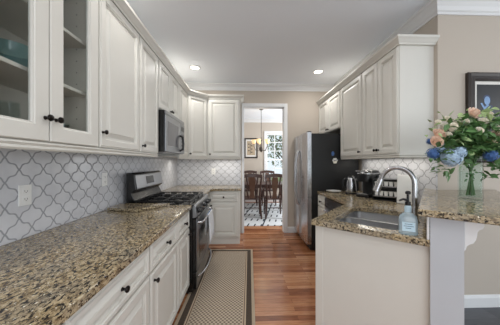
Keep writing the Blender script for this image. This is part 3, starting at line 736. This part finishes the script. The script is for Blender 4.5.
# ------------------------------------------------ wall pictures
def frame(t, w, h, fw, mw, depth=.03, fm='frame'):
    m = MB(); rings = [(0, 0), (0, depth * .7), (fw * .2, depth), (fw * .45, depth * .75), (fw * .8, depth * .8), (fw, depth * .45), (fw, 0)]
    L = [[(i, -y, i), (w - i, -y, i), (w - i, -y, h - i), (i, -y, h - i)] for i, y in rings]; m.loft(L, False, False)
    a = len(m.v) - 4; m.f += [(0, 1, a + 1, a), (1, 2, a + 2, a + 1), (2, 3, a + 3, a + 2), (3, 0, a, a + 3)]
    m.build('frame', fm, t); MB().box(fw, w - fw, -.006, -.001, fw, h - fw).build('mat', 'mat', t)
t = thing('framed_portrait', 'large dark-framed poster of a singer in blue tones on breakfast wall', 'picture', (2.062, YC - .001, 1.338))
frame(t, .80, .83, .075, .03, .04)
p = MB().box(.105, .695, -.009, -.0065, .105, .725).build('print', pm('black_print', '#15171c', .35, var=.15), t)
fig = pm('blue_face_print', '#7c9cc4', .5, var=.5, scale=40); fig2 = pm('dark_blue_print', '#2c3a58', .5, var=.4, scale=30)
def blob(cx, cz, rx, rz_, y0, nm, mt, pp): MB().lathe([(1, 0), (1, -.0006)], (cx, y0, cz), 24, axis='y', sx=rx, sy=rz_).build(nm, mt, pp)
blob(.20, .575, .028, .040, -.0093, 'printed_face', fig, p); blob(.198, .60, .034, .03, -.0091, 'printed_hair', fig2, p)
MB().extr([(.15, .45), (.27, .45), (.25, .53), (.21, .545), (.165, .53)], 'y', -.0098, -.0091).build('printed_shoulders', fig2, p)
MB().extr([(.205, .545), (.215, .53), (.17, .49), (.135, .55), (.15, .555), (.175, .515)], 'y', -.0108, -.0099).build('printed_hand', fig, p)
MB().tube([(.19 + .02 * k, -.0095, .425 + .012 * math.sin(k * 2.3)) for k in range(10)], .0018, 6).build('printed_script', 'mat', p)
t = thing('framed_print', 'brown-framed print with botanical drawing on dining room wall', 'picture', (.045, 7.499, 1.49))
frame(t, .45, .68, .045, .03, .03)
p = MB().box(.09, .36, -.009, -.0065, .10, .58).build('print', pm('tan_print', '#b9a78e', .6, var=.2), t)
m = MB().tube([(.20, -.0095, .15), (.22, -.0095, .3), (.19, -.0095, .42), (.24, -.0095, .52)], .008, 6)
for k in range(6): m.lathe([(1, 0), (1, -.001)], (.2 + .05 * (-1) ** k, -.0092, .2 + .055 * k), 10, axis='y', sx=.03, sy=.018)
m.build('drawing', pm('print_ink', '#3c3a3a', .6), p)

# ------------------------------------------------ dining room
tag(MB().box(-.75, 2.0, 4.63, 7.2, 0, .009).build('area_rug', 'drug', loc=(0, 0, .0005)), 'pale dining room area rug with dark dashed lines', 'rug')
def chair(loc, rz, label):
    t = thing('dining_chair', label, 'chair', loc, rz, 'dining chairs around the table')
    MB().prism([(-.21, -.22), (.21, -.22), (.24, .22), (-.24, .22)], .44, .475).build('seat', 'wood', t, bevel=.012)
    def tb(name, pts, r, mat='wood'): MB().tube(pts, r, 8).build(name, mat, t, smooth=True)
    for sx in (-1, 1):
        tb('leg', [(sx * .20, .19, .44), (sx * .205, .20, .25), (sx * .21, .215, 0)], [.028, .024, .018])
        tb('leg', [(sx * .19, -.20, .44), (sx * .20, -.22, .22), (sx * .22, -.29, 0)], [.028, .026, .02])
        tb('back_post', [(sx * .185, -.20, .46), (sx * .19, -.215, .65), (sx * .205, -.25, .85), (sx * .22, -.29, 1.0)], [.026, .024, .022, .022])
        tb('slat', [(sx * .09, -.20, .476), (sx * .12, -.225, .65), (sx * .11, -.25, .82), (sx * .13, -.28, .98)], .018)
        tb('arm', [(sx * .20, -.225, .70), (sx * .24, -.08, .70), (sx * .245, .10, .68), (sx * .235, .12, .66), (sx * .225, .10, .476)], .016)
    m = MB(); L = []
    for k in range(13):
        a = -1 + 2 * k / 12; x = a * .235; y = -.29 - .02 * (1 - a * a); z = 1.0 + .035 * (1 - a * a) + (.012 if abs(a) > .9 else 0)
        L.append([(x, y - .014, z - .045), (x, y + .014, z - .045), (x, y + .014, z + .035), (x, y - .014, z + .035)])
    m.loft(L).build('top_rail', 'wood', t, bevel=.004)
    L = [[(-w, y - .008, z), (w, y - .008, z), (w, y + .008, z), (-w, y + .008, z)] for w, y, z in ((.065, -.20, .476), (.045, -.215, .6), (.065, -.235, .74), (.08, -.262, .88), (.06, -.285, .985))]
    MB().loft(L).build('splat', 'woodlight', t, bevel=.003)
    tb('stretcher', [(-.2, -.0, .2), (.2, -.0, .2)], .011)
    MB().tube([(-.207, .205, .18), (-.2, -.0, .2), (-.205, -.235, .18)], .011, 8).build('stretcher', 'wood', t, smooth=True)
    MB().tube([(.207, .205, .18), (.2, -.0, .2), (.205, -.235, .18)], .011, 8).build('stretcher', 'wood', t, smooth=True)
    return t
c1_ = chair((.215, 5.45, .01), 0, 'left of two dark wood dining chairs with backs to the kitchen')
dup(c1_, (.755, 5.45, .01), 0, 'right of two dark wood dining chairs with backs to the kitchen')
dup(c1_, (.22, 6.98, .01), PI, 'dining chair at far side of table below the framed print')
dup(c1_, (.80, 6.98, .01), PI, 'dining chair at far side of table below the window')
dup(c1_, (1.62, 6.27, .01), R(90), 'armchair at the right end of the dining table, beyond the doorway casing')
t = thing('dining_table', 'dark wood dining table among the chairs beneath chandelier', 'table', (.5, 6.27, .0095))
MB().prism(rrect(0, 0, 1.6, .95, .08), .72, .75).build('tabletop', 'wood', t, bevel=.006)
MB().box(-.68, .68, -.36, .36, .64, .719).build('apron', 'wood', t)
for sx in (-1, 1):
    for sy in (-1, 1): MB().lathe([(.022, 0), (.03, .1), (.025, .3), (.038, .5), (.04, .64)], (sx * .62, sy * .30, 0), 12).build('leg', 'wood', t, smooth=True)
# chandelier
t = thing('chandelier', 'bronze chandelier with glowing amber glass shades over dining table', 'chandelier', (.50, 6.05, 0))
MB().lathe([(.06, CZ - .001), (.055, CZ - .02), (.015, CZ - .04)], seg=18).build('canopy', 'bronze', t, smooth=True)
MB().tube([(0, 0, CZ - .04), (0, 0, 2.0)], .007, 8).build('stem', 'bronze', t, smooth=True)
MB().lathe([(.006, 1.62), (.04, 1.66), (.055, 1.71), (.03, 1.77), (.012, 1.9), (.03, 1.96), (.02, 2.0), (.008, 2.05)], seg=14).build('column', 'bronze', t, smooth=True)
for k in range(5):
    a = 2 * PI * k / 5 + .5; ca, sa = math.cos(a), math.sin(a)
    ar = MB().tube([(r_ * ca, r_ * sa, z) for r_, z in ((.02, 1.70), (.08, 1.66), (.15, 1.68), (.20, 1.78), (.205, 1.86))], .008, 8).build('arm', 'bronze', t, smooth=True)
    MB().lathe([(.02, 1.861), (.045, 1.88), (.055, 1.93), (.07, 1.965)], (.205 * ca, .205 * sa, 0), 16, cap=False).build('lamp_shade', 'shade', ar, smooth=True)
lp = bpy.data.lights.new('chandelier_glow', 'POINT'); lp.energy = 6; lp.color = (1, .85, .6); lp.shadow_soft_size = .15
o = bpy.data.objects.new('chandelier_glow', lp); C.objects.link(o); o.location = (.5, 6.05, 2.1)
# trees outside the window
def tree(x, y, hgt, cr, label, sd):
    rnd = random.Random(sd); t = thing('garden_tree', label, 'tree', (x, y, -.3))
    m = MB().tube([(0, 0, 0), (.05, 0, hgt * .4), (0, .05, hgt * .8)], [.13, .1, .04], 8)
    for k in range(9):
        a = rnd.uniform(0, 6.28); z = rnd.uniform(.3, .75) * hgt; m.tube([(0, 0, z), (cr * .6 * math.cos(a), cr * .6 * math.sin(a), z + cr * .4), (cr * math.cos(a), cr * math.sin(a), z + cr * .9)], [.04, .025, .01], 6)
    m.build('trunk', 'bark', t)
    m = MB()
    for k in range(1500):
        a = rnd.uniform(0, 6.28); u = rnd.uniform(-1, 1); rr = cr * rnd.uniform(.4, 1.0); c = Vector((rr * math.cos(a) * math.sqrt(1 - u * u), rr * math.sin(a) * math.sqrt(1 - u * u), hgt * .68 + rr * u * 1.3))
        d1 = Vector((rnd.uniform(-1, 1), rnd.uniform(-1, 1), rnd.uniform(-1, 1))).normalized() * .09; d2 = d1.cross(Vector((rnd.uniform(-1, 1), rnd.uniform(-1, 1), 1))).normalized() * .05
        m.add([c - d1, c + d2, c + d1, c - d2], [(0, 1, 2, 3)])
    m.build('crown', MT['tleaf'], t)
tree(2.4, 12.5, 4.6, 1.5, 'leafy green tree outside the dining window, left one', 3); tree(4.6, 14.5, 5.5, 2.0, 'leafy green tree outside the dining window, right one', 5)

# ------------------------------------------------ glassware behind the cabinet doors
zs = UZ + .305 + .0185
def wc(y, dx=.17): return (UXL - dx, y)
t = tag(MB().lathe([(.03, 0), (.035, .006), (.075, .035), (.10, .075), (.105, .115), (.100, .115), (.094, .075), (.07, .04), (.03, .012)], seg=24, cap=True).build('glass_bowl', 'teal', smooth=True, loc=wc(1.06) + (zs,)), 'teal glass bowl on shelf of the glass-front cabinet', 'bowl')
tag(MB().lathe([(.03, 0), (.032, .004), (.04, .10), (.037, .10), (.029, .008)], seg=18).build('drinking_glass', 'vase', smooth=True, loc=(UXL - .10, 1.24, UZ + .0185)), 'clear drinking glass behind right cabinet glass door, nearer one', 'glass')
tag(MB().lathe([(.03, 0), (.032, .004), (.04, .12), (.037, .12), (.029, .008)], seg=18).build('drinking_glass', 'vase', smooth=True, loc=(UXL - .15, 1.31, UZ + .0185)), 'clear drinking glass behind right cabinet glass door, further one', 'glass')
tag(MB().lathe([(.03, 0), (.006, .01), (.005, .06), (.035, .10), (.032, .16), (.029, .16), (.03, .105), (.003, .07)], seg=18).build('stemmed_glass', 'vase', smooth=True, loc=(UXL - .13, 1.01, UZ + .0185)), 'clear stemmed glass on bottom of cabinet behind left glass door', 'glass')

# ------------------------------------------------ vase and bouquet
VX, VY = 1.57, 1.47; VZ = BZ1 + .0005
t = thing('glass_vase', 'tall square clear glass vase holding flowers on granite bar', 'vase', (VX, VY, VZ), R(38))
ov, iv = rrect(0, 0, .120, .120, .006, 3), rrect(0, 0, .106, .106, .004, 3)
MB().holes(ov, [iv], .02, .30).build('vase_walls', 'vase', t); MB().prism(ov, 0, .0195).build('vase_base', 'vase', t)
MB().prism(rrect(0, 0, .104, .104, .004, 3), .021, .19).build('water', 'water', t)
bq = thing('flower_bouquet', 'bouquet of peach roses, blue hydrangeas and green leaves standing in vase', 'bouquet', (VX, VY, VZ + .022))
rnd = random.Random(11); BP = []
def bpos(px, py, dy=0): k = (1.52 + dy) / 220; return ((px - 471) * k * 1.0 + dy * .98, dy, 1.34 + (162 - py) * k - VZ - .022)
m = MB()
for k in range(11):
    a = rnd.uniform(0, 6.28); r0 = rnd.uniform(0, .045); a2 = a + PI + rnd.uniform(-.5, .5)
    m.tube([(r0 * math.cos(a), r0 * math.sin(a), .003), (.3 * r0 * math.cos(a2), .3 * r0 * math.sin(a2), .18), (.05 * math.cos(a2), .05 * math.sin(a2), .285), (.14 * math.cos(a2), .14 * math.sin(a2), .40)], .0035, 6)
m.build('stems', 'stem', bq, smooth=True)
def rose(px, py, r, mat, dy=-.08):
    c = Vector(bpos(px, py, dy)); m = MB(); T = Matrix.Rotation(rnd.uniform(-.3, .3), 4, 'Z') @ Matrix.Rotation(R(rnd.uniform(40, 70)), 4, 'X')
    for ring, (nn, rr, op) in enumerate(((3, .35, .9), (4, .6, .75), (5, .85, .5), (6, 1.05, .2))):
        for k in range(nn):
            a = 2 * PI * k / nn + ring * .6; L = []
            for i in range(5):
                v = i / 4; row = []
                for j in range(5):
                    w_ = (j / 4 - .5) * 2; aa = a + w_ * 1.1 * PI / nn * (1 - .25 * v)
                    rad = r * rr * (.25 + .75 * math.sin(v * PI / 2)) * (1 + (.12 * v * v if ring > 1 else 0)); zz = r * (v * (.5 + op) - .45 - .08 * abs(w_) * v)
                    row.append(tuple(T @ Vector((rad * math.cos(aa), rad * math.sin(aa), zz)) + c))
                L.append(row)
            m.loft(L, False, False, closed=False)
    return m.build('rose', mat, bq, smooth=True)
for px, py, r, mat, dy in ((437.5, 134, .036, 'peach', -.06), (434.5, 141.5, .034, 'peach', -.10), (473, 113, .038, 'peach', -.02), (498, 135, .035, 'peach', -.08), (483, 121, .026, 'cream', -.06), (489.5, 114, .024, 'cream', 0), (496, 128, .026, 'cream', -.04), (443, 127, .026, 'cream', -.04), (456, 122, .024, 'cream', -.04), (447, 119, .022, 'cream', 0), (465, 121, .022, 'cream', -.03), (451, 130, .02, 'cream', -.08), (508, 118, .03, 'peach', 0)):
    rose(px, py, r, mat, dy)
for px, py, r, mat, dy in ((437, 122, .018, 'cream', -.04), (452, 126, .022, 'cream', -.10), (460, 116, .02, 'cream', -.02), (447, 134, .018, 'cream', -.09), (478, 130, .02, 'cream', -.13), (492, 142, .02, 'peach', -.12)):
    rose(px, py, r, mat, dy)
def hyd(px, py, r, mat, dy=-.08, n=60):
    c = Vector(bpos(px, py, dy)); m = MB()
    for k in range(n):
        u = 1 - 2 * (k + .5) / n; a = k * 2.399; nrm = Vector((math.sqrt(1 - u * u) * math.cos(a), math.sqrt(1 - u * u) * math.sin(a), u))
        p = c + nrm * r * rnd.uniform(.85, 1.05); t1 = nrm.cross(Vector((.3, .2, 1))).normalized(); t2 = nrm.cross(t1); q = r * .26
        for i in range(4):
            b = i * PI / 2 + k; d1 = t1 * math.cos(b) + t2 * math.sin(b); d2 = t1 * math.cos(b + .6) + t2 * math.sin(b + .6); d3 = t1 * math.cos(b - .6) + t2 * math.sin(b - .6)
            m.add([p, p + d2 * q * .8 + nrm * .002, p + d1 * q * 1.2, p + d3 * q * .8 + nrm * .002], [(0, 1, 2, 3)])
    m.sphere(c, r * .8, 12, 8); return m.build('hydrangea', mat, bq)
hyd(449.5, 157, .056, 'hyd', -.10, 80); hyd(440, 147, .028, 'hyd', -.07, 30); hyd(431.5, 153, .036, 'navy', -.08, 40); hyd(490, 155, .038, 'navy', -.12, 40); hyd(429, 141, .022, 'navy', -.04, 30); hyd(497, 152, .03, 'navy', -.06, 30); hyd(458, 152, .035, 'hyd', -.13, 40)
def foliage(n, mat, name, sd, spots):
    r_ = random.Random(sd); m = MB()
    for k in range(n):
        px, py, sp = r_.choice(spots); px += sp * max(-1.5, min(1.5, r_.gauss(0, 1))); py += .75 * sp * max(-1.5, min(1.5, r_.gauss(0, 1))); c = Vector(bpos(px, py, r_.uniform(-.13, .14)))
        if c.z < .30 and abs(c.x) < .10: c.z = .31 + r_.uniform(0, .06)
        if c.z < .09: continue
        d = Vector((r_.gauss(0, 1), r_.gauss(0, .8) - .3, r_.gauss(0, .6) - .1)).normalized(); sd_ = d.cross(Vector((r_.gauss(0, .4), r_.gauss(0, .4), 1))).normalized(); up = sd_.cross(d)
        ln = r_.uniform(.03, .062); wd = ln * r_.uniform(.25, .38)
        m.add([c, c + d * ln * .35 + sd_ * wd + up * .004, c + d * ln * .75 + sd_ * wd * .75, c + d * ln * 1.1 - up * .006, c + d * ln * .75 - sd_ * wd * .75, c + d * ln * .35 - sd_ * wd + up * .004, c + d * ln * .55 - up * .003],
              [(0, 1, 6), (1, 2, 6), (2, 3, 6), (3, 4, 6), (4, 5, 6), (5, 0, 6)])
    o = m.build(name, mat, bq); o['kind'] = 'stuff'
SP = [(470, 137, 9), (455, 140, 8), (486, 138, 8), (472, 128, 8), (445, 147, 7), (495, 145, 6), (470, 148, 6), (482, 150, 6), (460, 130, 9), (500, 125, 8), (505, 145, 8)]
foliage(1100, 'leaf', 'foliage', 21, SP)
foliage(170, 'leaf2', 'sprigs', 22, SP + [(434, 128, 6), (440, 118, 5), (470, 118, 7), (490, 110, 6), (455, 118, 6)])
foliage(130, 'leaf', 'hanging_leaves', 23, [(500, 165, 5), (486, 160, 5), (465, 162, 4), (440, 165, 5), (447, 170, 4), (492, 172, 5), (488, 165, 4), (433, 160, 4), (497, 163, 5)])
m = MB(); r_ = random.Random(31)
for k in range(46):
    c = Vector((r_.uniform(-.025, .025), r_.uniform(-.025, .025), r_.uniform(.10, .27))); d = Vector((r_.gauss(0, .5), r_.gauss(0, .5), r_.uniform(-1, 1))).normalized()
    sd_ = d.cross(Vector((r_.gauss(0, 1), r_.gauss(0, 1), .3))).normalized(); ln = .02
    m.add([c, c + d * ln * .5 + sd_ * .007, c + d * ln, c + d * ln * .5 - sd_ * .007], [(0, 1, 2, 3)])
o = m.build('submerged_leaves', 'leaf', bq); o['kind'] = 'stuff'
